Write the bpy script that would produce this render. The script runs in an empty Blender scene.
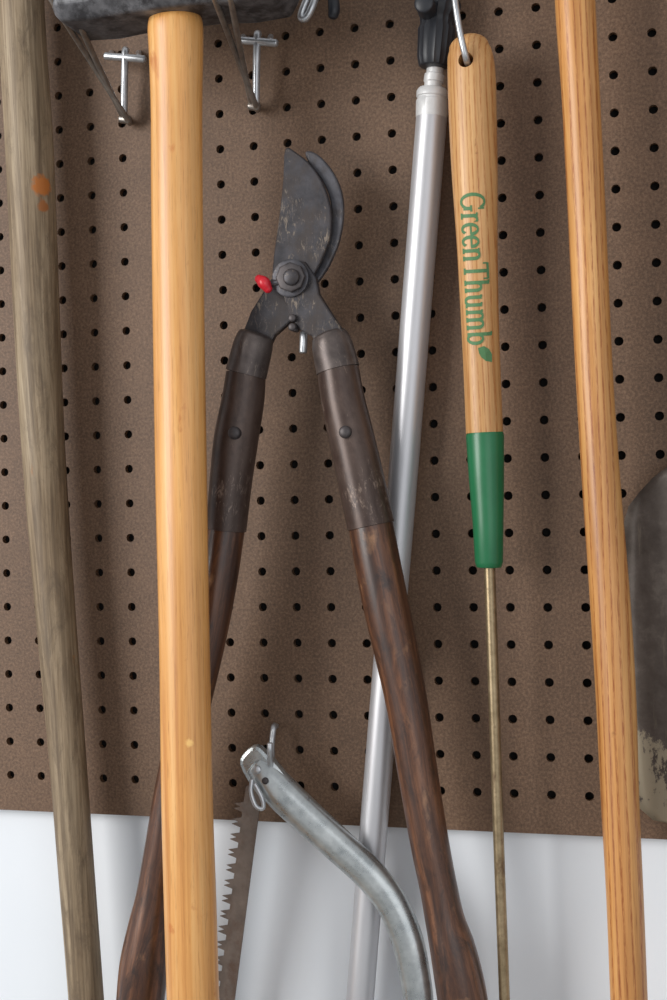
import bpy, bmesh, math, random
from mathutils import Vector, Matrix
random.seed(7)
scn = bpy.context.scene
scn.view_settings.view_transform = 'Standard'
COL = scn.collection

# ------------------------------------------------------------------ camera
F = 1400.0
yaw, pitch, roll = math.radians(15.6), math.radians(0.0), 0.02
fwd = Vector((-math.sin(yaw)*math.cos(pitch), math.cos(yaw)*math.cos(pitch), math.sin(pitch)))
r0 = fwd.cross(Vector((0, 0, 1))).normalized()
u0 = r0.cross(fwd).normalized()
right = r0*math.cos(roll) - u0*math.sin(roll)
up = u0*math.cos(roll) + r0*math.sin(roll)
CAM = Vector((0, 0, 1.5)) - fwd*0.988
cd = bpy.data.cameras.new('camera')
cam = bpy.data.objects.new('camera', cd)
COL.objects.link(cam)
m = Matrix((right, up, -fwd)).transposed().to_4x4()
m.translation = CAM
cam.matrix_world = m
cd.sensor_fit = 'HORIZONTAL'
cd.sensor_width = 24
cd.lens = F*24/667
cd.clip_start = 0.02
scn.camera = cam

def P(u, v, d):
    """world point standing d metres in front of the board"""
    ray = fwd*F + right*(u-333.5) - up*(v-500)
    t = (-d - CAM.y)/ray.y
    return CAM + ray*t
def pxs(w):
    return (w-CAM).dot(fwd)/F

# ------------------------------------------------------------------ materials
def lin(c):
    o = []
    for x in c:
        x /= 255.0
        o.append(x/12.92 if x <= 0.04045 else ((x+0.055)/1.055)**2.4)
    return (*o, 1)

def base(name, rough=0.5, metal=0.0, coat=0.0):
    mt = bpy.data.materials.new(name)
    mt.use_nodes = True
    nt = mt.node_tree
    b = nt.nodes['Principled BSDF']
    b.inputs['Roughness'].default_value = rough
    b.inputs['Metallic'].default_value = metal
    b.inputs['Coat Weight'].default_value = coat
    b.inputs['Coat Roughness'].default_value = 0.25
    return mt, nt, b

def coords(nt, scale, loc=(0, 0, 0)):
    tc = nt.nodes.new('ShaderNodeTexCoord')
    mp = nt.nodes.new('ShaderNodeMapping')
    mp.inputs['Scale'].default_value = scale
    mp.inputs['Location'].default_value = loc
    nt.links.new(tc.outputs['Object'], mp.inputs['Vector'])
    return mp.outputs['Vector']

def noise(nt, vec, scale=1, detail=6, rough=0.6, dist=0):
    n = nt.nodes.new('ShaderNodeTexNoise')
    n.inputs['Scale'].default_value = scale
    n.inputs['Detail'].default_value = detail
    n.inputs['Roughness'].default_value = rough
    n.inputs['Distortion'].default_value = dist
    nt.links.new(vec, n.inputs['Vector'])
    return n.outputs['Fac']

def ramp(nt, fac, stops):
    r = nt.nodes.new('ShaderNodeValToRGB')
    e = r.color_ramp.elements
    e[0].position, e[0].color = stops[0]
    e[1].position, e[1].color = stops[-1]
    for p, c in stops[1:-1]:
        x = e.new(p)
        x.color = c
    nt.links.new(fac, r.inputs['Fac'])
    return r.outputs['Color']

def mix(nt, a, b, fac, mode='MIX'):
    n = nt.nodes.new('ShaderNodeMix')
    n.data_type = 'RGBA'
    n.blend_type = mode
    for s, val in ((6, a), (7, b), (0, fac)):
        if isinstance(val, bpy.types.NodeSocket):
            nt.links.new(val, n.inputs[s])
        else:
            n.inputs[s].default_value = val
    return n.outputs[2]

def bump(nt, b, h, strength=0.2, dist=0.001):
    n = nt.nodes.new('ShaderNodeBump')
    n.inputs['Strength'].default_value = strength
    n.inputs['Distance'].default_value = dist
    nt.links.new(h, n.inputs['Height'])
    nt.links.new(n.outputs['Normal'], b.inputs['Normal'])

W1, K0 = (1, 1, 1, 1), (0, 0, 0, 1)
def wood(name, dark, mid, light, s=180, st=6, rough=0.4, coat=0.2, spot=None, spot_amt=(0.6, 0.7), bmp=0.2, loc=(0, 0, 0), rings=0.0, ringcol=None, grime=None, grime_amt=(0.52, 0.66), blotch=0.8, knots=()):
    mt, nt, b = base(name, rough, 0, coat)
    v = coords(nt, (s, s, st), loc)
    n1 = noise(nt, v, 1, 8, 0.65, 0.6)
    col = ramp(nt, n1, [(0.3, lin(dark)), (0.5, lin(mid)), (0.68, lin(light))])
    vb = coords(nt, (25, 25, 7), loc)
    n2 = noise(nt, vb, 1, 3, 0.5)
    col = mix(nt, col, ramp(nt, n2, [(0.35, (0.72, 0.66, 0.6, 1)), (0.6, W1)]), blotch, 'MULTIPLY')
    # fine pores
    pp = noise(nt, coords(nt, (900, 900, 40), loc), 1, 3, 0.7)
    col = mix(nt, col, ramp(nt, pp, [(0.3, (0.6, 0.52, 0.45, 1)), (0.45, W1)]), 0.6, 'MULTIPLY')
    if rings:
        vr = coords(nt, (1, 0.5, 0.05), loc)
        w = nt.nodes.new('ShaderNodeTexWave')
        w.wave_type = 'BANDS'
        w.bands_direction = 'X'
        w.inputs['Scale'].default_value = rings
        w.inputs['Distortion'].default_value = 11
        w.inputs['Detail'].default_value = 3
        w.inputs['Detail Scale'].default_value = 0.45
        nt.links.new(vr, w.inputs['Vector'])
        rc = ramp(nt, w.outputs['Fac'], [(0.0, lin(ringcol)), (0.38, W1)])
        pore = noise(nt, coords(nt, (1300, 1300, 110), loc), 1, 3, 0.7)
        pf = ramp(nt, pore, [(0.40, K0), (0.66, W1)])
        col = mix(nt, col, mix(nt, rc, W1, pf), 0.9, 'MULTIPLY')
    if spot:
        vs = coords(nt, (60, 60, 32), (3.1+loc[0], 1.7, 0.3))
        n3 = noise(nt, vs, 1, 5, 0.6, 0.4)
        f = ramp(nt, n3, [(spot_amt[0], K0), (spot_amt[1], W1)])
        col = mix(nt, col, lin(spot), f)
    if grime:
        n4 = noise(nt, coords(nt, (65, 65, 22), (9, 4, 2)), 1, 9, 0.8, 0.6)
        f = ramp(nt, n4, [(grime_amt[0], K0), (grime_amt[1], W1)])
        col = mix(nt, col, lin(grime), f)
    for kp, kr, kc in knots:      # individual knots and dings in the wood
        g = nt.nodes.new('ShaderNodeNewGeometry')
        dn = nt.nodes.new('ShaderNodeVectorMath'); dn.operation = 'DISTANCE'
        nt.links.new(g.outputs['Position'], dn.inputs[0]); dn.inputs[1].default_value = kp
        nn_ = noise(nt, g.outputs['Position'], 220, 3, 0.6)
        ml = nt.nodes.new('ShaderNodeMath'); ml.operation = 'MULTIPLY_ADD'
        nt.links.new(nn_, ml.inputs[0]); ml.inputs[1].default_value = kr*1.2
        nt.links.new(dn.outputs['Value'], ml.inputs[2])
        mr_ = nt.nodes.new('ShaderNodeMapRange')
        mr_.inputs['From Min'].default_value = kr*1.75; mr_.inputs['From Max'].default_value = kr*1.35
        nt.links.new(ml.outputs[0], mr_.inputs['Value'])
        col = mix(nt, col, lin(kc), mr_.outputs['Result'])
    nt.links.new(col, b.inputs['Base Color'])
    bump(nt, b, n1, bmp, 0.0006)
    return mt

def metal(name, c1, c2, rough=0.35, met=1.0, s=120, rust=None, rust_amt=(0.6, 0.7), bmp=0.08, st=None, r2=None, wear=None):
    mt, nt, b = base(name, rough, met)
    v = coords(nt, (s, s, st or s))
    n1 = noise(nt, v, 1, 7, 0.65)
    col = ramp(nt, n1, [(0.3, lin(c1)), (0.7, lin(c2))])
    rr = nt.nodes.new('ShaderNodeMapRange')
    rr.inputs['To Min'].default_value = rough*0.75
    rr.inputs['To Max'].default_value = min(1, (r2 or rough*1.35))
    nt.links.new(n1, rr.inputs['Value'])
    nt.links.new(rr.outputs['Result'], b.inputs['Roughness'])
    if rust:
        n3 = noise(nt, coords(nt, (70, 70, 45), (2, 5, 1)), 1, 8, 0.7)
        f = ramp(nt, n3, [(rust_amt[0], K0), (rust_amt[1], W1)])
        col = mix(nt, col, lin(rust), f)
        iv = nt.nodes.new('ShaderNodeMath'); iv.operation = 'MULTIPLY_ADD'
        iv.inputs[1].default_value = -met*0.8; iv.inputs[2].default_value = met
        nt.links.new(f, iv.inputs[0])
        nt.links.new(iv.outputs[0], b.inputs['Metallic'])
    if wear:
        n6 = noise(nt, coords(nt, (420, 420, 150), (1, 7, 4)), 1, 8, 0.75, 1.0)
        n7 = noise(nt, coords(nt, (40, 40, 40), (5, 1, 8)), 1, 3, 0.5)
        mm = nt.nodes.new('ShaderNodeMath'); mm.operation = 'MULTIPLY_ADD'
        nt.links.new(n7, mm.inputs[0]); mm.inputs[1].default_value = 0.5; nt.links.new(n6, mm.inputs[2])
        col = mix(nt, col, lin(wear), ramp(nt, mm.outputs[0], [(0.82, K0), (0.95, (.9, .9, .9, 1))]))
    nt.links.new(col, b.inputs['Base Color'])
    bump(nt, b, n1, bmp, 0.0005)
    return mt

def plain(name, c, rough=0.5, coat=0.0):
    mt, nt, b = base(name, rough, 0, coat)
    n1 = noise(nt, coords(nt, (90, 90, 40)), 1, 6, 0.6)
    col = mix(nt, lin(c), ramp(nt, n1, [(0.3, (0.75, 0.75, 0.75, 1)), (0.6, W1)]), 0.6, 'MULTIPLY')
    nt.links.new(col, b.inputs['Base Color'])
    bump(nt, b, n1, 0.05, 0.0005)
    return mt

# hardboard
MB, nt, b = base('hardboard_brown', 0.58)
v = coords(nt, (1, 1, 1))
n1 = noise(nt, v, 520, 5, 0.75)
n2 = noise(nt, v, 7, 5, 0.6)
n5 = noise(nt, v, 55, 6, 0.7)
c = ramp(nt, n1, [(0.3, lin((80, 60, 44))), (0.5, lin((109, 84, 64))), (0.72, lin((144, 116, 93)))])
c = mix(nt, c, ramp(nt, n2, [(0.3, (0.82, 0.79, 0.76, 1)), (0.7, (1.08, 1.06, 1.05, 1))]), 1.0, 'MULTIPLY')
c = mix(nt, c, ramp(nt, n5, [(0.3, (0.86, 0.85, 0.84, 1)), (0.7, (1.08, 1.07, 1.06, 1))]), 1.0, 'MULTIPLY')
n3 = noise(nt, coords(nt, (60, 1, 14), (2, 0, 1)), 1, 6, 0.7)
c = mix(nt, c, lin((175, 158, 140)), ramp(nt, n3, [(0.70, K0), (0.8, (0.6, 0.6, 0.6, 1))]))
nt.links.new(c, b.inputs['Base Color'])
bump(nt, b, n1, 0.4, 0.0006)
MDARK = plain('painted_hole_shade', (20, 15, 12), 0.9)  # near-black colour standing in for the shade inside the peg holes
MWALL, nt, b = base('white_wall_paint', 0.55)
n1 = noise(nt, coords(nt, (1, 1, 1)), 5, 4, 0.5)
nt.links.new(ramp(nt, n1, [(0.3, lin((228, 233, 239))), (0.7, lin((236, 240, 245)))]), b.inputs['Base Color'])
n2 = noise(nt, coords(nt, (1, 1, 1)), 260, 3, 0.5)
bump(nt, b, n2, 0.06, 0.0006)
MFLOOR = plain('concrete_floor', (150, 148, 143), 0.8)

M_OLD = wood('weathered_wood', (92, 75, 56), (142, 124, 99), (176, 158, 132), 230, 7, 0.6, 0.05, bmp=0.5, spot=(152, 108, 66), spot_amt=(0.72, 0.8), grime=(96, 80, 62), grime_amt=(0.5, 0.7),
             knots=[(P(42, 186, .042), .0075, (184, 110, 46)), (P(44, 206, .042), .0045, (160, 100, 52))])
M_HAM = wood('varnished_hickory', (202, 136, 68), (230, 168, 96), (240, 188, 120), 150, 3, 0.38, 0.3, bmp=0.1, spot=(196, 124, 62), spot_amt=(0.66, 0.76), blotch=.5,
             knots=[(P(189, 744, .099), .0035, (246, 196, 116)), (P(168, 930, .099), .004, (190, 108, 44)), (P(186, 660, .099), .0022, (180, 112, 58))])
M_ASH = wood('oiled_ash', (184, 124, 64), (214, 153, 88), (228, 174, 108), 160, 4, 0.42, 0.2, bmp=0.15, rings=75, ringcol=(188, 142, 100), blotch=.6,
             knots=[(P(612, 735, .06), .003, (140, 86, 44)), (P(588, 142, .06), .0022, (120, 74, 42))])
M_WEED = wood('light_ash', (190, 136, 78), (212, 162, 104), (226, 180, 124), 200, 5, 0.45, 0.15, bmp=0.12, rings=100, ringcol=(210, 172, 134), spot=(150, 96, 52), spot_amt=(0.71, 0.76), blotch=.5)
M_LOP = wood('dark_stained_wood', (54, 30, 19), (92, 58, 39), (132, 88, 60), 170, 12, 0.36, 0.3, bmp=0.35, spot=(156, 114, 80), spot_amt=(0.6, 0.76), grime=(46, 28, 21), grime_amt=(0.48, 0.64))
M_FER = metal('brown_steel_ferrule', (60, 47, 42), (98, 81, 73), 0.34, 0.35, 60, rust=(54, 37, 31), rust_amt=(0.48, 0.68), st=20, wear=(140, 122, 110), bmp=.15)
M_FERT = metal('grey_steel_band', (70, 62, 60), (106, 96, 92), 0.38, 0.5, 80, wear=(140, 126, 116))
M_BLADE = metal('dark_tool_steel', (42, 41, 45), (74, 72, 76), 0.4, 0.5, 90, rust=(54, 43, 38), rust_amt=(0.45, 0.68), bmp=0.25, wear=(124, 112, 100))
M_BLADE2 = metal('grey_tool_steel', (60, 59, 64), (94, 93, 98), 0.38, 0.5, 90, rust=(60, 50, 45), rust_amt=(0.5, 0.7), bmp=.2, wear=(140, 132, 124))
M_BOLT = metal('worn_bolt_steel', (58, 54, 56), (86, 80, 80), 0.42, 0.4, 140)
M_ALU = metal('brushed_aluminium', (190, 190, 194), (210, 210, 213), 0.4, 0.6, 90, st=8, bmp=0.03)
M_ALUN = metal('knurled_aluminium', (200, 200, 200), (226, 226, 226), 0.45, 0.25, 90)
M_ZINC = metal('zinc_plated_steel', (175, 178, 182), (215, 217, 220), 0.3, 0.75, 120)
M_DZINC = metal('dull_steel_wire', (130, 124, 120), (175, 168, 160), 0.32, 0.8, 120)
M_TUBE = metal('galvanised_tube', (158, 164, 166), (206, 210, 210), 0.27, 0.8, 70, rust=(140, 128, 108), rust_amt=(0.66, 0.74), bmp=0.1)
M_BRASS = metal('tarnished_steel_rod', (134, 116, 88), (178, 158, 126), 0.34, 0.75, 150, rust=(104, 80, 54), rust_amt=(0.55, 0.65))
M_SAW = metal('saw_blade_steel', (84, 74, 68), (112, 100, 92), 0.5, 0.4, 90, rust=(80, 60, 48), rust_amt=(0.5, 0.65))
M_HEAD = metal('forged_hammer_steel', (58, 58, 62), (136, 136, 140), 0.5, 0.5, 70, rust=(44, 43, 46), rust_amt=(0.45, 0.6), bmp=0.4)
M_BLK = plain('black_plastic', (38, 40, 46), 0.42)
M_GREEN = plain('green_plastic_sleeve', (30, 112, 70), 0.35, 0.2)
M_RED = plain('red_plastic', (215, 30, 48), 0.35, 0.3)
M_INK = plain('green_ink', (82, 128, 82), 0.6)
# spade steel with crust
M_SPADE, nt, b = base('worn_spade_steel', 0.5, 0.25)
v = coords(nt, (1, 1, 1))
n1 = noise(nt, v, 45, 8, 0.7)
c = ramp(nt, n1, [(0.3, lin((72, 62, 55))), (0.55, lin((98, 88, 81))), (0.75, lin((130, 120, 111)))])
n2 = noise(nt, coords(nt, (1, 1, 0.6), (0.3, 0, 0.1)), 38, 9, 0.75)
n8 = noise(nt, coords(nt, (120, 120, 16), (3, 0, 1)), 1, 7, 0.75)
c = mix(nt, c, lin((146, 134, 116)), ramp(nt, n8, [(0.58, K0), (0.74, (.6, .6, .6, 1))]))
sx = nt.nodes.new('ShaderNodeSeparateXYZ')
nt.links.new(v, sx.inputs[0])
mr = nt.nodes.new('ShaderNodeMapRange')
mr.inputs['From Min'].default_value = -0.03
mr.inputs['From Max'].default_value = -0.10
mr.inputs['To Min'].default_value = -0.20
mr.inputs['To Max'].default_value = 0.045
nt.links.new(sx.outputs['Z'], mr.inputs['Value'])
ad = nt.nodes.new('ShaderNodeMath'); ad.operation = 'ADD'
nt.links.new(n2, ad.inputs[0]); nt.links.new(mr.outputs['Result'], ad.inputs[1])
f = ramp(nt, ad.outputs[0], [(0.52, K0), (0.55, W1)])
c = mix(nt, c, lin((162, 150, 128)), f)
nt.links.new(c, b.inputs['Base Color'])
bump(nt, b, n1, 0.2, 0.001)

# ------------------------------------------------------------------ mesh helpers
def finish(name, verts, faces, mat, parent=None, axis=None, smooth=True, origin=None):
    c = origin if origin is not None else sum(verts, Vector())/len(verts)
    rot = Matrix.Identity(3)
    if axis is not None:
        z = axis.normalized()
        x = Vector((0, 1, 0)).cross(z)
        if x.length < 0.1: x = Vector((1, 0, 0))
        x.normalize()
        y = z.cross(x)
        rot = Matrix((x, y, z)).transposed()
    M = rot.to_4x4(); M.translation = c
    Mi = M.inverted()
    me = bpy.data.meshes.new(name)
    me.from_pydata([Mi @ q for q in verts], [], faces)
    bm = bmesh.new(); bm.from_mesh(me)
    bmesh.ops.recalc_face_normals(bm, faces=bm.faces)
    bm.to_mesh(me); bm.free()
    me.materials.append(mat)
    if smooth:
        for p in me.polygons: p.use_smooth = True
        try: me.set_sharp_from_angle(angle=math.radians(40))
        except Exception: pass
    ob = bpy.data.objects.new(name, me)
    COL.objects.link(ob)
    ob.matrix_world = M
    if parent:
        ob.parent = parent
        ob.matrix_parent_inverse = Matrix.Translation(-parent.location)
    return ob

def empty(name, loc):
    e = bpy.data.objects.new(name, None)
    e.empty_display_size = 0.03
    COL.objects.link(e)
    e.location = loc
    return e

def cr(a, b, c, d, t):
    return 0.5*((2*b)+(c-a)*t+(2*a-5*b+4*c-d)*t*t+(3*b-a-3*c+d)*t**3)

def sweep_world(name, pts, mat, parent=None, flat=1.0, seg=28, n=6, caps=(0.0, 0.0), rib=None, linear=False):
    """pts: (Vector, radius). caps: roundness of each end"""
    if not linear and len(pts) > 2:
        out = []
        for i in range(len(pts)-1):
            p0 = pts[max(i-1, 0)]; p1 = pts[i]; p2 = pts[i+1]; p3 = pts[min(i+2, len(pts)-1)]
            for k in range(n):
                t = k/n
                out.append((cr(p0[0], p1[0], p2[0], p3[0], t), cr(p0[1], p1[1], p2[1], p3[1], t)))
        out.append(pts[-1])
        pts = out
    tang = []
    N = len(pts)
    for i in range(N):
        a = pts[max(i-1, 0)][0]; c_ = pts[min(i+1, N-1)][0]
        tang.append((c_-a).normalized())
    def capr(i, sgn, amt):
        r = pts[i][1]; res = []
        for k in range(1, 7):
            a = math.pi/2*k/6.5
            res.append((pts[i][0]+tang[i]*sgn*r*amt*math.sin(a), r*math.cos(a), tang[i]))
        return res
    seq = []
    if caps[0]: seq += list(reversed(capr(0, -1, caps[0])))
    seq += [(pts[i][0], pts[i][1], tang[i]) for i in range(N)]
    if caps[1]: seq += capr(N-1, 1, caps[1])
    t0 = seq[0][2]
    ref = Vector((0, 1, 0)) if abs(t0.y) < 0.8 else Vector((0, 0, 1))
    n1 = (ref - t0*ref.dot(t0)).normalized()
    verts = []; faces = []
    for (c_, r, t) in seq:
        n1 = (n1 - t*n1.dot(t)).normalized()
        n2 = t.cross(n1)
        for k in range(seg):
            a = 2*math.pi*k/seg
            rr = r
            if rib: rr = r*(1-rib*(0.5+0.5*(-1)**k))
            verts.append(c_ + n1*math.cos(a)*rr*flat + n2*math.sin(a)*rr)
    R = len(seq)
    for i in range(R-1):
        for k in range(seg):
            k2 = (k+1) % seg
            faces.append((i*seg+k, i*seg+k2, (i+1)*seg+k2, (i+1)*seg+k))
    faces.append(tuple(range(seg-1, -1, -1)))
    faces.append(tuple((R-1)*seg+k for k in range(seg)))
    return finish(name, verts, faces, mat, parent, axis=(pts[0][0]-pts[-1][0]))

def tube(name, pp, mat, parent=None, **kw):
    """pp: (u, v, stand-off, width)"""
    L = []
    for (u, v_, d, w) in pp:
        q = P(u, v_, d)
        L.append((q, w*0.5*pxs(q)))
    if kw.pop('to_floor', False):
        q, r = L[-1]; q0 = L[-2][0]
        dr = (q-q0)/(q.z-q0.z)
        end = q + dr*(0.004-q.z)
        end.y = q.y-.02
        L.append(((q+end)/2, r)); L.append((end, r))
    return sweep_world(name, L, mat, parent, **kw)

def wire(name, pts, r, mat, parent=None, **kw):
    kw.setdefault('seg', 12); kw.setdefault('caps', (0.6, 0.6))
    return sweep_world(name, [(q, r) for q in pts], mat, parent, **kw)

def plate(name, outline, d, th, mat, parent=None, bev=0.0006):
    """flat forged plate; outline points on a plane d in front of the board"""
    pts = [P(u, v_, d) for u, v_ in outline]
    N = len(pts)
    vs = [q+Vector((0, -th/2, 0)) for q in pts]+[q+Vector((0, th/2, 0)) for q in pts]
    fs = [tuple(range(N)), tuple(range(2*N-1, N-1, -1))]
    for i in range(N):
        j = (i+1) % N
        fs.append((i, N+i, N+j, j))
    ob = finish(name, vs, fs, mat, parent, smooth=False)
    if bev:
        md = ob.modifiers.new('bevel', 'BEVEL')
        md.width = bev; md.segments = 2; md.limit_method = 'ANGLE'; md.angle_limit = math.radians(50)
    return ob

def smooth_outline(pts, n=4):
    out = []
    N = len(pts)
    V = [Vector(q) for q in pts]
    for i in range(N):
        for k in range(n):
            q = cr(V[i-1], V[i], V[(i+1) % N], V[(i+2) % N], k/n)
            out.append((q.x, q.y))
    return out

def disc(name, u, v_, d0, d1, w, mat, parent, seg=28, dome=0.0):
    """round stud standing out from depth d0 to d1 (perpendicular to board)"""
    c0 = P(u, v_, d1)
    r = w*0.5*pxs(c0)
    a = Vector((c0.x, -d0, c0.z)); b_ = Vector((c0.x, -d1, c0.z))
    return sweep_world(name, [(a, r), (b_, r)], mat, parent, seg=seg, linear=True, caps=(0, dome))

# ------------------------------------------------------------------ room
S = 0.0254
a0, a1 = P(0, 811, 0), P(667, 838, 0)
ZB = (a0.z+a1.z)/2
h0 = P(550, 720, 0)
x_lo = h0.x - S/2 - 26*S
z_lo = h0.z - S/2
k_down = int((z_lo-ZB)/S)
z_lo -= k_down*S
NC, NR = 48, 34
T = 0.005; HR = 0.0031
verts = []; faces = []
def addv(x, y, z):
    verts.append(Vector((x, y, z))); return len(verts)-1
sq = []
for k in range(16):
    s_, q = divmod(k, 4); q = q/4
    sq.append([(1, -1+2*q), (1-2*q, 1), (-1, 1-2*q), (-1+2*q, -1)][s_])
for i in range(NC):
    for j in range(NR):
        cx = x_lo+(i+.5)*S; cz = z_lo+(j+.5)*S
        o = []; hf = []; hb = []
        for k in range(16):
            ax, az = sq[k]
            ang = math.atan2(az, ax)
            o.append(addv(cx+ax*S/2, 0, cz+az*S/2))
            hf.append(addv(cx+math.cos(ang)*HR, 0, cz+math.sin(ang)*HR))
            hb.append(addv(cx+math.cos(ang)*HR, T, cz+math.sin(ang)*HR))
        for k in range(16):
            k2 = (k+1) % 16
            faces.append((o[k], hf[k], hf[k2], o[k2]))
            faces.append((hf[k], hb[k], hb[k2], hf[k2]))
X0, X1, Z1 = x_lo, x_lo+NC*S, z_lo+NR*S
def quad(a, b_, c_, d_):
    faces.append(tuple(addv(*q) for q in (a, b_, c_, d_)))
quad((X0, 0, ZB), (X1, 0, ZB), (X1, 0, z_lo), (X0, 0, z_lo))
quad((X0, 0, ZB), (X0, T, ZB), (X1, T, ZB), (X1, 0, ZB))
quad((X0, 0, Z1), (X0, T, Z1), (X1, T, Z1), (X1, 0, Z1))
quad((X0, 0, ZB), (X0, T, ZB), (X0, T, Z1), (X0, 0, Z1))
quad((X1, 0, ZB), (X1, T, ZB), (X1, T, Z1), (X1, 0, Z1))
me = bpy.data.meshes.new('pegboard')
me.from_pydata(verts, [], faces)
bm = bmesh.new(); bm.from_mesh(me)
bmesh.ops.remove_doubles(bm, verts=bm.verts, dist=1e-5)
bmesh.ops.recalc_face_normals(bm, faces=bm.faces)
bm.to_mesh(me); bm.free()
me.materials.append(MB)
peg = empty('pegboard', Vector(((X0+X1)/2, 0, (ZB+Z1)/2)))
po = bpy.data.objects.new('perforated_panel', me); COL.objects.link(po)
po.parent = peg; po.matrix_parent_inverse = Matrix.Translation(-peg.location)

def box(name, lo, hi, mat, parent=None):
    vs = [Vector((x, y, z)) for x in (lo[0], hi[0]) for y in (lo[1], hi[1]) for z in (lo[2], hi[2])]
    fs = [(0, 1, 3, 2), (4, 6, 7, 5), (0, 4, 5, 1), (2, 3, 7, 6), (0, 2, 6, 4), (1, 5, 7, 3)]
    return finish(name, vs, fs, mat, parent, smooth=False)
box('hole_shade_sheet', (X0+.01, T+.002, ZB+0.006), (X1-.01, T+.004, Z1-.01), MDARK, peg)  # added dark sheet so the peg holes read as shaded
box('wall_back', (-2.2, 0.0105, 0), (2.2, 0.08, 2.7), MWALL)
box('floor', (-2.2, -2.6, -0.05), (2.2, 0.0105, 0), MFLOOR)

# ------------------------------------------------------------------ left weathered pole
e = empty('wooden_tool_handle', P(50, 400, .03))
tube('weathered_shaft', [(18, -160, .032, 46), (21, 0, .032, 46), (29.5, 150, .032, 48), (36, 300, .032, 46), (43.5, 450, .031, 43),
     (54.5, 600, .03, 40), (67, 750, .03, 37), (77, 880, .03, 36), (87, 1010, .03, 35), (96, 1150, .03, 35)], M_OLD, e, n=8, caps=(.4, .2), to_floor=True)
# ------------------------------------------------------------------ sledge hammer
hz = P(176, 21, .084)
e = empty('sledgehammer', P(180, 300, .084))
tube('hickory_handle', [(175, 15, .084, 50), (175, 19, .084, 54), (175.3, 28, .084, 57), (176, 50, .084, 56), (176.5, 110, .084, 53), (177, 200, .084, 53), (179, 350, .084, 53), (181.5, 500, .084, 53),
     (184.5, 650, .084, 52), (187, 800, .084, 53), (190, 900, .084, 54), (193, 1000, .084, 54), (197, 1120, .084, 55)], M_HAM, e, n=6, flat=.8, caps=(.1, .35))
tube('handle_tongue', [(174, -60, .084, 36), (175, 20, .084, 38)], M_HAM, e, linear=True, flat=.8)
xl = P(66, 12, .084).x; xr = P(290, 12, .084).x
hw = .031; ch = .009
prof = [(-hw+ch, 0), (hw-ch, 0), (hw, ch), (hw, .064-ch), (hw-ch, .064), (-hw+ch, .064), (-hw, .064-ch), (-hw, ch)]
vs = []; fs = []
stations = [(xl, .78), (xl+.006, .97), (xl+.03, 1.0), (xl+.055, .95), (xr-.055, .95), (xr-.03, 1.0), (xr-.006, .97), (xr, .78)]
for x, sc in stations:
    for (py, pz) in prof:
        vs.append(Vector((x, -.084+py*sc, hz.z+.032+(pz-.032)*sc)))
for i in range(len(stations)-1):
    for k in range(8):
        fs.append((i*8+k, i*8+(k+1) % 8, (i+1)*8+(k+1) % 8, (i+1)*8+k))
fs.append(tuple(range(8))); fs.append(tuple((len(stations)-1)*8+k for k in range(8)))
ho = finish('forged_head', vs, fs, M_HEAD, e, smooth=False)
md = ho.modifiers.new('b', 'BEVEL'); md.width = .002; md.segments = 3; md.limit_method = 'ANGLE'

# hooks that carry the hammer
def hammer_hook(bu, bv, tu, tv, pu, pv, pw, pb):
    e = empty('pegboard_hook', P(bu, bv, .004))
    for o in (0, 1):
        w0, w1 = o*5, o*17
        q = [P(bu-w0, bv-o*4, .002), P(bu-w0, bv-o*4, .012), P(bu+(tu-bu)*.5-w0+(w1+w0)*.5, bv+(tv-bv)*.5, .055), P(tu+w1, tv, .112), P(tu+w1-8, tv-22, .118)]
        wire('support_arm', q, .0021, M_DZINC, e, n=6)
    wire('toe', [P(bu-6, bv, .010), P(bu+2, bv+1, .010)], .003, M_DZINC, e)
    # locking pin: cross bar and shank
    wire('cross_bar', [P(pu-pw/2, pv-1, .016), P(pu+pw/2, pv+2, .016)], .0028, M_ZINC, e)
    wire('shank', [P(pu+1, pv-7, .013), P(pu, pv, .016), P(pu-1, pb, .012)], .0027, M_ZINC, e)
    wire('prong', [P(pu-pw*.36, pv, .016), P(pu-pw*.36, pv-4, .001)], .0022, M_ZINC, e)
    wire('prong', [P(pu+pw*.36, pv, .016), P(pu+pw*.36, pv-4, .001)], .0022, M_ZINC, e)
hammer_hook(127, 119, 52, 0, 125, 57, 38, 112)
hammer_hook(256, 106, 212, -8, 257, 41, 38, 102)

# ------------------------------------------------------------------ lopping shears
D = .044
e = empty('lopping_shears', P(290, 280, D))
BL = smooth_outline([(286, 149), (298, 154), (311, 165), (323, 183), (331, 208), (331, 235), (323, 258), (314, 276), (304, 290), (288, 294), (274, 284), (274, 262), (277, 238), (281, 208), (284, 178)], 3)
CB = smooth_outline([(306, 153), (312, 152), (322, 158), (334, 173), (342, 192), (344, 214), (340, 240), (331, 263), (321, 279), (308, 294), (296, 300), (290, 290), (302, 276), (314, 266), (324, 248), (331, 224), (331, 202), (323, 182), (310, 165)], 3)
plate('hook_blade', CB, D-.003, .005, M_BLADE2, e, bev=.0012)
plate('cutting_blade', BL, D+.003, .0045, M_BLADE, e, bev=.001)
TL = [(272, 280), (262, 296), (252, 312), (244, 333), (247, 352), (268, 352), (276, 336), (292, 322), (300, 306), (302, 290), (292, 270), (280, 268)]
TR = [(292, 262), (306, 262), (317, 278), (320, 294), (330, 310), (344, 331), (340, 352), (320, 352), (313, 337), (300, 330), (292, 318), (286, 302), (282, 285)]
plate('tang', TL, D-.003, .006, M_BLADE, e, bev=.0012)
plate('tang', TR, D+.004, .006, M_BLADE, e, bev=.0012)
disc('pivot_washer', 290, 278, D, D+.009, 38, M_BLADE2, e, 32, dome=.06)
disc('pivot_nut', 290, 277, D+.008, D+.0135, 30, M_BOLT, e, 8, dome=.10)
disc('pivot_bolt', 291, 277, D+.012, D+.0155, 17, M_BLADE, e, 20, dome=.25)
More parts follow.
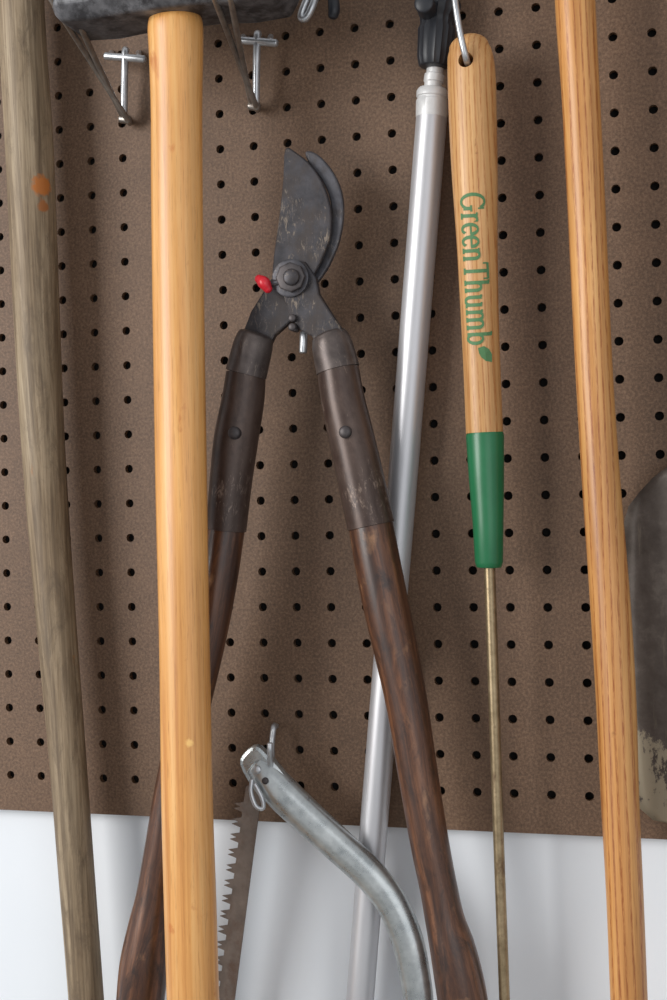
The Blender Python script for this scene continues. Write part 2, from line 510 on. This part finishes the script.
disc('stop_stud', 292, 318, D, D+.010, 8, M_BOLT, e, 16, dome=.4)
disc('stop_stud', 292, 327, D, D+.010, 8, M_BOLT, e, 16, dome=.4)
tube('lock_lever', [(259, 279, D+.012, 9), (264, 283, D+.013, 13), (268, 289, D+.012, 9)], M_RED, e, seg=20, caps=(.9, .9))
tube('lever_arm', [(266, 285, D+.009, 6), (284, 281, D+.009, 7)], M_BLADE2, e, seg=12, linear=True)
tube('bumper_bolt', [(304, 332, D, 8), (303, 352, D, 8)], M_ZINC, e, seg=16, linear=True, caps=(.2, .4))
# handles
tube('ferrule_cap', [(256, 336, D, 36), (253, 346, D, 40), (246, 374, D, 42)], M_FERT, e, caps=(.25, .05))
tube('steel_ferrule', [(246, 373, D, 40), (243, 400, D, 43), (236, 440, D, 45), (231, 480, D, 43), (226, 530, D, 41)], M_FER, e, caps=(.0, .05))
tube('hardwood_grip', [(226, 529, D, 38), (218, 580, D, 39), (208, 635, D, 38), (191, 710, D, 37), (176, 775, D, 37), (162, 850, D, 36), (155, 895, D, 38), (149, 930, D, 44), (144, 965, D, 49), (140, 1005, D, 48), (136, 1050, D, 46), (133, 1085, D, 42)], M_LOP, e, caps=(0, .7))
tube('ferrule_cap', [(329, 336, D, 36), (332, 345, D, 41), (338, 370, D, 44)], M_FERT, e, caps=(.25, .05))
tube('steel_ferrule', [(338, 369, D, 42), (343, 400, D, 44), (352, 440, D, 46), (361, 480, D, 47), (371, 526, D, 48)], M_FER, e, caps=(.0, .05))
tube('hardwood_grip', [(371, 525, D, 45), (377, 560, D, 46), (387, 610, D, 46), (398, 660, D, 44), (407, 705, D, 42), (419, 780, D, 40), (430, 845, D, 39), (439, 890, D, 38), (445, 920, D, 40), (453, 950, D, 46), (461, 990, D, 50), (467, 1030, D, 49), (475, 1085, D, 42)], M_LOP, e, caps=(0, .7))
disc('rivet', 234, 433, D, D+.0165, 13, M_BOLT, e, 16, dome=.5)
disc('rivet', 345, 432, D, D+.0165, 13, M_BOLT, e, 16, dome=.5)

# ------------------------------------------------------------------ aluminium telescopic pole
A = .016
e = empty('telescopic_pole', P(400, 500, A))
tube('aluminium_tube', [(431.5, 118, A, 31), (413, 350, A, 30), (397, 550, A, 29), (380, 750, A, 28), (360, 1000, A, 28), (346, 1180, A, 28)], M_ALU, e, seg=40, caps=(.05, .1))
tube('threaded_collar', [(432.7, 89, A, 28), (432.4, 92, A, 32), (432.2, 97, A, 32), (432.1, 98, A, 30), (432, 100, A, 30), (431.9, 101, A, 32), (431.7, 116, A, 32), (431.6, 119, A, 30)], M_ALUN, e, seg=48, rib=.02, linear=True)
tube('neck', [(436, 62, A, 17), (434.5, 74, A, 17), (434.4, 75, A, 20), (433.5, 82, A, 20), (433.4, 83, A, 18), (432.5, 95, A, 18)], M_ALUN, e, linear=True)
tube('plastic_socket', [(442, -40, A+.002, 30), (440, -4, A+.002, 34), (439.5, 4, A+.002, 44), (438, 14, A+.002, 42), (437.5, 18, A+.002, 36), (437, 26, A+.002, 34), (436.8, 30, A+.002, 38), (434.5, 58, A+.002, 35), (434, 66, A+.002, 31)], M_BLK, e, seg=36, rib=.07, linear=True, caps=(.2, .15))
disc('clamp_knob', 424, 3, A+.004, A+.026, 20, M_BLK, e, 20, dome=.3)

# ------------------------------------------------------------------ weeder
G = .036
e = empty('hand_weeder', P(478, 300, G))
WH = [(469, 48, G, 40), (470, 56, G, 45), (471.5, 75, G, 48), (472.5, 110, G, 48), (474.5, 170, G, 46), (477, 240, G, 41), (479.5, 310, G, 38), (482, 370, G, 37), (484.5, 433, G, 37)]
wh = tube('wooden_handle', WH, M_WEED, e, seg=48, n=6, caps=(.65, 0))
hp = P(467, 62, G+.01)
cut_me = bpy.data.meshes.new('c')
bm = bmesh.new()
bmesh.ops.create_cone(bm, cap_ends=True, segments=24, radius1=.0050, radius2=.0050, depth=.12, matrix=Matrix.Translation(Vector((hp.x, -G, hp.z))) @ Matrix.Rotation(math.pi/2, 4, 'X'))
bm.to_mesh(cut_me); bm.free()
cut_me.materials.append(M_WEED)
co = bpy.data.objects.new('cutter', cut_me); COL.objects.link(co)
bpy.context.view_layer.update()
md = wh.modifiers.new('hole', 'BOOLEAN'); md.operation = 'DIFFERENCE'; md.object = co; md.solver = 'EXACT'
bpy.context.view_layer.update()
dg = bpy.context.evaluated_depsgraph_get()
nm = bpy.data.meshes.new_from_object(wh.evaluated_get(dg))
wh.modifiers.clear(); wh.data = nm
bpy.data.objects.remove(co)
tube('green_sleeve', [(484.5, 432, G, 36), (485, 436, G, 38), (486.5, 480, G, 35), (488, 520, G, 31), (489, 562, G, 28), (489, 567, G, 25)], M_GREEN, e, seg=36, linear=True, caps=(0, .1))
tube('steel_rod', [(489.3, 560, G, 11.5), (494, 700, G, 11.5), (499, 850, G, 11), (504.5, 1000, G, 11), (508, 1120, G, 10.5)], M_BRASS, e, seg=20)
plate('forked_tip', [(502, 1110), (516, 1110), (524, 1170), (519, 1172), (511, 1140), (503, 1172), (497, 1170)], G, .003, M_BRASS, e)
# printed lettering, wrapped on the handle
AX = [(P(u, v_, d), w*0.5*pxs(P(u, v_, d))) for u, v_, d, w in WH]
def onhandle(u, v_, lift=.0003):
    w_ = P(u, v_, G+.014)
    for _ in range(3):
        z = w_.z
        for i in range(len(AX)-1):
            if AX[i][0].z >= z >= AX[i+1][0].z: break
        t = (AX[i][0].z-z)/(AX[i][0].z-AX[i+1][0].z)
        ax = AX[i][0].x*(1-t)+AX[i+1][0].x*t
        r = AX[i][1]*(1-t)+AX[i+1][1]*t
        dx = max(-r*.97, min(r*.97, w_.x-ax))
        w_ = P(u, v_, G+math.sqrt(r*r-dx*dx)+lift)
    return w_
def arc(cx, cy, rx, ry, a0_, a1_, n=14):
    return [(cx+rx*math.cos(math.radians(a0_+(a1_-a0_)*k/n)), cy+ry*math.sin(math.radians(a0_+(a1_-a0_)*k/n))) for k in range(n+1)]
TK, TN = .175, .075
def ln(x0, y0, x1, y1, w): return ([(x0+(x1-x0)*k/5, y0+(y1-y0)*k/5) for k in range(6)], [w]*6)
def ac(cx, cy, rx, ry, a0_, a1_, lo=TN, hi=TK):
    p = arc(cx, cy, rx, ry, a0_, a1_)
    ws = [lo+(hi-lo)*abs(math.cos(math.radians(a0_+(a1_-a0_)*k/14))) for k in range(15)]
    return (p, ws)
X = .66
def arch(x): return [ac(x+.19, X-.2, .19, .2, 175, 0), ln(x+.38, X-.2, x+.38, 0, TK), ln(x+.26, .02, x+.5, .02, TN)]
LET = {
 'G': (.95, [ac(.42, .5, .38, .48, 40, 325), ln(.74, .42, .74, .1, TK), ln(.58, .42, .9, .42, TN), ln(.75, .95, .75, .7, TN)]),
 'r': (.52, [ln(.15, X, .15, 0, TK), ln(.02, .02, .32, .02, TN), ln(.0, X-.02, .15, X-.02, TN), ac(.34, X-.2, .19, .18, 180, 60), ln(.42, X-.08, .46, X-.08, .13)]),
 'e': (.62, [ac(.3, .33, .24, .32, 0, 320), ln(.06, .36, .55, .36, TN)]),
 'n': (.72, [ln(.13, X, .13, 0, TK), ln(.0, .02, .27, .02, TN), ln(.0, X-.02, .13, X-.02, TN)]+arch(.13)),
 'T': (.86, [ln(.42, 1, .42, 0, TK), ln(.02, .97, .82, .97, TN*1.3), ln(.04, .97, .04, .78, TN), ln(.8, .97, .8, .78, TN), ln(.26, .02, .58, .02, TN)]),
 'h': (.72, [ln(.13, 1, .13, 0, TK), ln(.0, .02, .27, .02, TN), ln(.0, .98, .13, .98, TN)]+arch(.13)),
 'u': (.74, [ln(.13, X, .13, .2, TK), ac(.32, .2, .19, .2, 180, 360), ln(.51, X, .51, 0, TK), ln(.51, .02, .66, .02, TN), ln(.0, X-.02, .13, X-.02, TN), ln(.38, X-.02, .51, X-.02, TN)]),
 'm': (1.1, [ln(.13, X, .13, 0, TK), ln(.0, .02, .27, .02, TN), ln(.0, X-.02, .13, X-.02, TN)]+arch(.13)+arch(.51)),
 'b': (.68, [ln(.13, 1, .13, 0, TK), ln(.0, .98, .13, .98, TN), ac(.34, .32, .23, .31, -170, 175)]),
}
word = 'GreenThumb'
tot = sum(LET[c_][0] for c_ in word)
vs = []; fs = []
Lp = 152.0; H = 24.5
cur = 0
def mapt(a, b_):
    t = a/tot
    u = 460.0+8.0*t + b_*H
    v_ = 194+Lp*t - b_*H*.055
    return onhandle(u, v_)
for c_ in word:
    wd, strokes = LET[c_]
    for pts, ws in strokes:
        n = len(pts); basei = len(vs)
        for k in range(n):
            x0, y0 = pts[max(k-1, 0)]; x1, y1 = pts[min(k+1, n-1)]
            L = math.hypot(x1-x0, y1-y0) or 1
            nx, ny = -(y1-y0)/L, (x1-x0)/L
            for s_ in (-1, 0, 1):
                vs.append(mapt(cur+pts[k][0]+nx*ws[k]*.5*s_, pts[k][1]+ny*ws[k]*.5*s_))
        for k in range(n-1):
            for q in (0, 1):
                i0 = basei+k*3+q
                fs.append((i0, i0+1, i0+4, i0+3))
    cur += wd
lf = [(478, 348), (484, 346), (489, 349), (492, 354), (492, 362), (486, 361), (481, 357), (479, 353)]
bi = len(vs); vs.append(onhandle(485.5, 354))
for q in lf: vs.append(onhandle(*q))
for k in range(8): fs.append((bi, bi+1+k, bi+1+(k+1) % 8))
finish('printed_lettering', vs, fs, M_INK, e, smooth=False)
# hanging wire hook
e2 = empty('wire_hook', P(460, 10, .04))
wire('hook_wire', [P(470, -60, .001), P(466, -58, .02), P(452, -40, .052), P(455, 0, G+.024), P(460, 32, G+.022), P(466, 58, G+.018), P(468, 64, G+.006), P(469, 66, G-.012), P(468, 58, G-.026)], .0021, M_ZINC, e2, n=8)
# small clip at the top
e3 = empty('peg_clip', P(318, 0, .02))
wire('wire_loop', [P(322, -30, .001), P(320, -24, .02), P(314, 2, .028), P(306, 18, .028), P(301, 15, .028), P(309, -6, .026), P(314, -24, .014)], .0026, M_ZINC, e3, n=6)
tube('rubber_tip', [(330, -26, .02, 9), (334, 6, .026, 12), (333, 16, .026, 10)], M_BLK, e3, seg=16, caps=(.4, .7))

# ------------------------------------------------------------------ right ash handle
e = empty('wooden_tool_handle', P(605, 500, .045))
tube('ash_shaft', [(569, -150, .045, 39), (575, 0, .045, 40), (581, 100, .045, 38), (587, 220, .045, 37.5), (594, 370, .045, 37), (601, 480, .045, 38), (610, 600, .045, 40), (616, 700, .045, 40), (620, 800, .045, 38), (625, 900, .045, 37), (629, 1000, .045, 37), (635, 1150, .045, 37)], M_ASH, e, n=8, caps=(.4, .2), to_floor=True)

# ------------------------------------------------------------------ spade
e = empty('garden_spade', P(750, 650, .014))
left = [(447, 728), (453, 702), (460, 682), (467, 667), (478, 653), (492, 640), (506, 629), (524, 624), (600, 622), (680, 624), (740, 628), (785, 633), (808, 640), (820, 654), (826, 680)]
vs = []; fs = []; NCOL = 18; UC = 755
for v_, ul in left:
    hwid = UC-ul
    for k in range(NCOL+1):
        s_ = -1+2*k/NCOL
        u = UC+hwid*s_
        dd = .012+.012*(1-((u-UC)/133)**2)
        vs.append(P(u, v_, dd))
for i in range(len(left)-1):
    for k in range(NCOL):
        a = i*(NCOL+1)+k
        fs.append((a, a+1, a+NCOL+2, a+NCOL+1))
sp = finish('spade_blade', vs, fs, M_SPADE, e)
md = sp.modifiers.new('s', 'SOLIDIFY'); md.thickness = .0022; md.offset = 0
tube('socket', [(754, 300, .032, 34), (754, 420, .032, 36), (755, 480, .030, 34), (756, 540, .027, 10)], M_SPADE, e, seg=24, caps=(0, .5))
tube('spade_shaft', [(748, -120, .032, 32), (754, 310, .032, 32)], M_ASH, e, seg=24)

# ------------------------------------------------------------------ bow saw
B = .034
e = empty('bow_saw', P(330, 850, B))
tube('tubular_frame', [(256, 766, B, 27), (266, 776, B, 34), (282, 793, B, 37), (304, 814, B, 36), (338, 845, B, 35), (368, 873, B, 34), (391, 902, B, 33), (406, 936, B, 33), (414, 970, B, 32), (419, 1010, B, 31),
     (420, 1080, B, 31), (408, 1160, B, 31), (370, 1230, B, 31), (310, 1275, B, 31), (245, 1295, B, 32), (205, 1300, B, 30)], M_TUBE, e, n=8, flat=.72, seg=32, caps=(.3, .4))
plate('flattened_end', smooth_outline([(241, 764), (246, 751), (258, 744), (270, 754), (284, 770), (292, 784), (284, 800), (268, 803), (254, 788)], 3), B, .009, M_TUBE, e, bev=.003)
disc('frame_rivet', 257, 770, B, B+.0075, 9, M_ZINC, e, 16, dome=.4)
disc('frame_rivet', 265, 781, B, B+.0095, 7, M_BOLT, e, 16, dome=.4)
wire('blade_pin', [P(252, 780, B+.010), P(251, 792, B+.011), P(256, 806, B+.011), P(263, 808, B+.010), P(262, 798, B+.010), P(255, 784, B+.010)], .0016, M_ZINC, e, n=6)
# toothed blade
pa, pb_ = Vector((262, 782)), Vector((196, 1290))
d_ = (pb_-pa).normalized(); nn = Vector((-d_.y, d_.x))
if nn.x > 0: nn = -nn
Lb = (pb_-pa).length
right_e = [pa - nn*1, pb_ - nn*1]
teeth = []
s_ = 22
teeth.append(pa+nn*15+d_*6)
while s_ < Lb-20:
    teeth.append(pa+d_*s_+nn*15.5)
    teeth.append(pa+d_*(s_+2.5)+nn*24.5)
    teeth.append(pa+d_*(s_+5)+nn*18)
    teeth.append(pa+d_*(s_+7.5)+nn*24.5)
    teeth.append(pa+d_*(s_+10)+nn*15.5)
    s_ += 15.5
teeth.append(pb_+nn*16)
ol = [tuple(right_e[0])]+[tuple(q) for q in teeth]+[tuple(right_e[1])]
plate('toothed_blade', ol, B-.010, .0012, M_SAW, e, bev=0)
e = empty('pegboard_hook', P(272, 745, .01))
wire('hook_wire', [P(276, 726, .001), P(274, 727, .012), P(272, 742, .014), P(272, 762, .02), P(271, 768, .034), P(270, 754, .046), P(270, 744, .047)], .0021, M_ZINC, e, n=6)

# ------------------------------------------------------------------ light
w = bpy.data.worlds.new('world'); scn.world = w; w.use_nodes = True
w.node_tree.nodes['Background'].inputs[0].default_value = (0.95, 0.97, 1.0, 1)
w.node_tree.nodes['Background'].inputs[1].default_value = 0.52
def area(name, loc, tgt, sx_, sy_, en, col):
    l = bpy.data.lights.new(name, 'AREA'); l.shape = 'RECTANGLE'; l.size = sx_; l.size_y = sy_; l.energy = en; l.color = col
    o = bpy.data.objects.new(name, l); COL.objects.link(o)
    o.location = loc
    o.rotation_euler = (Vector(tgt)-Vector(loc)).to_track_quat('-Z', 'Y').to_euler()
area('window_light', (-1.45, -1.6, 1.9), (0, 0, 1.4), 1.0, 1.3, 38, (1.0, 0.985, 0.96))
area('right_fill_light', (1.2, -2.3, 1.6), (0, 0, 1.45), 1.6, 1.6, 8, (0.97, 0.98, 1.0))  # weak fill from front right; no doorway stands there
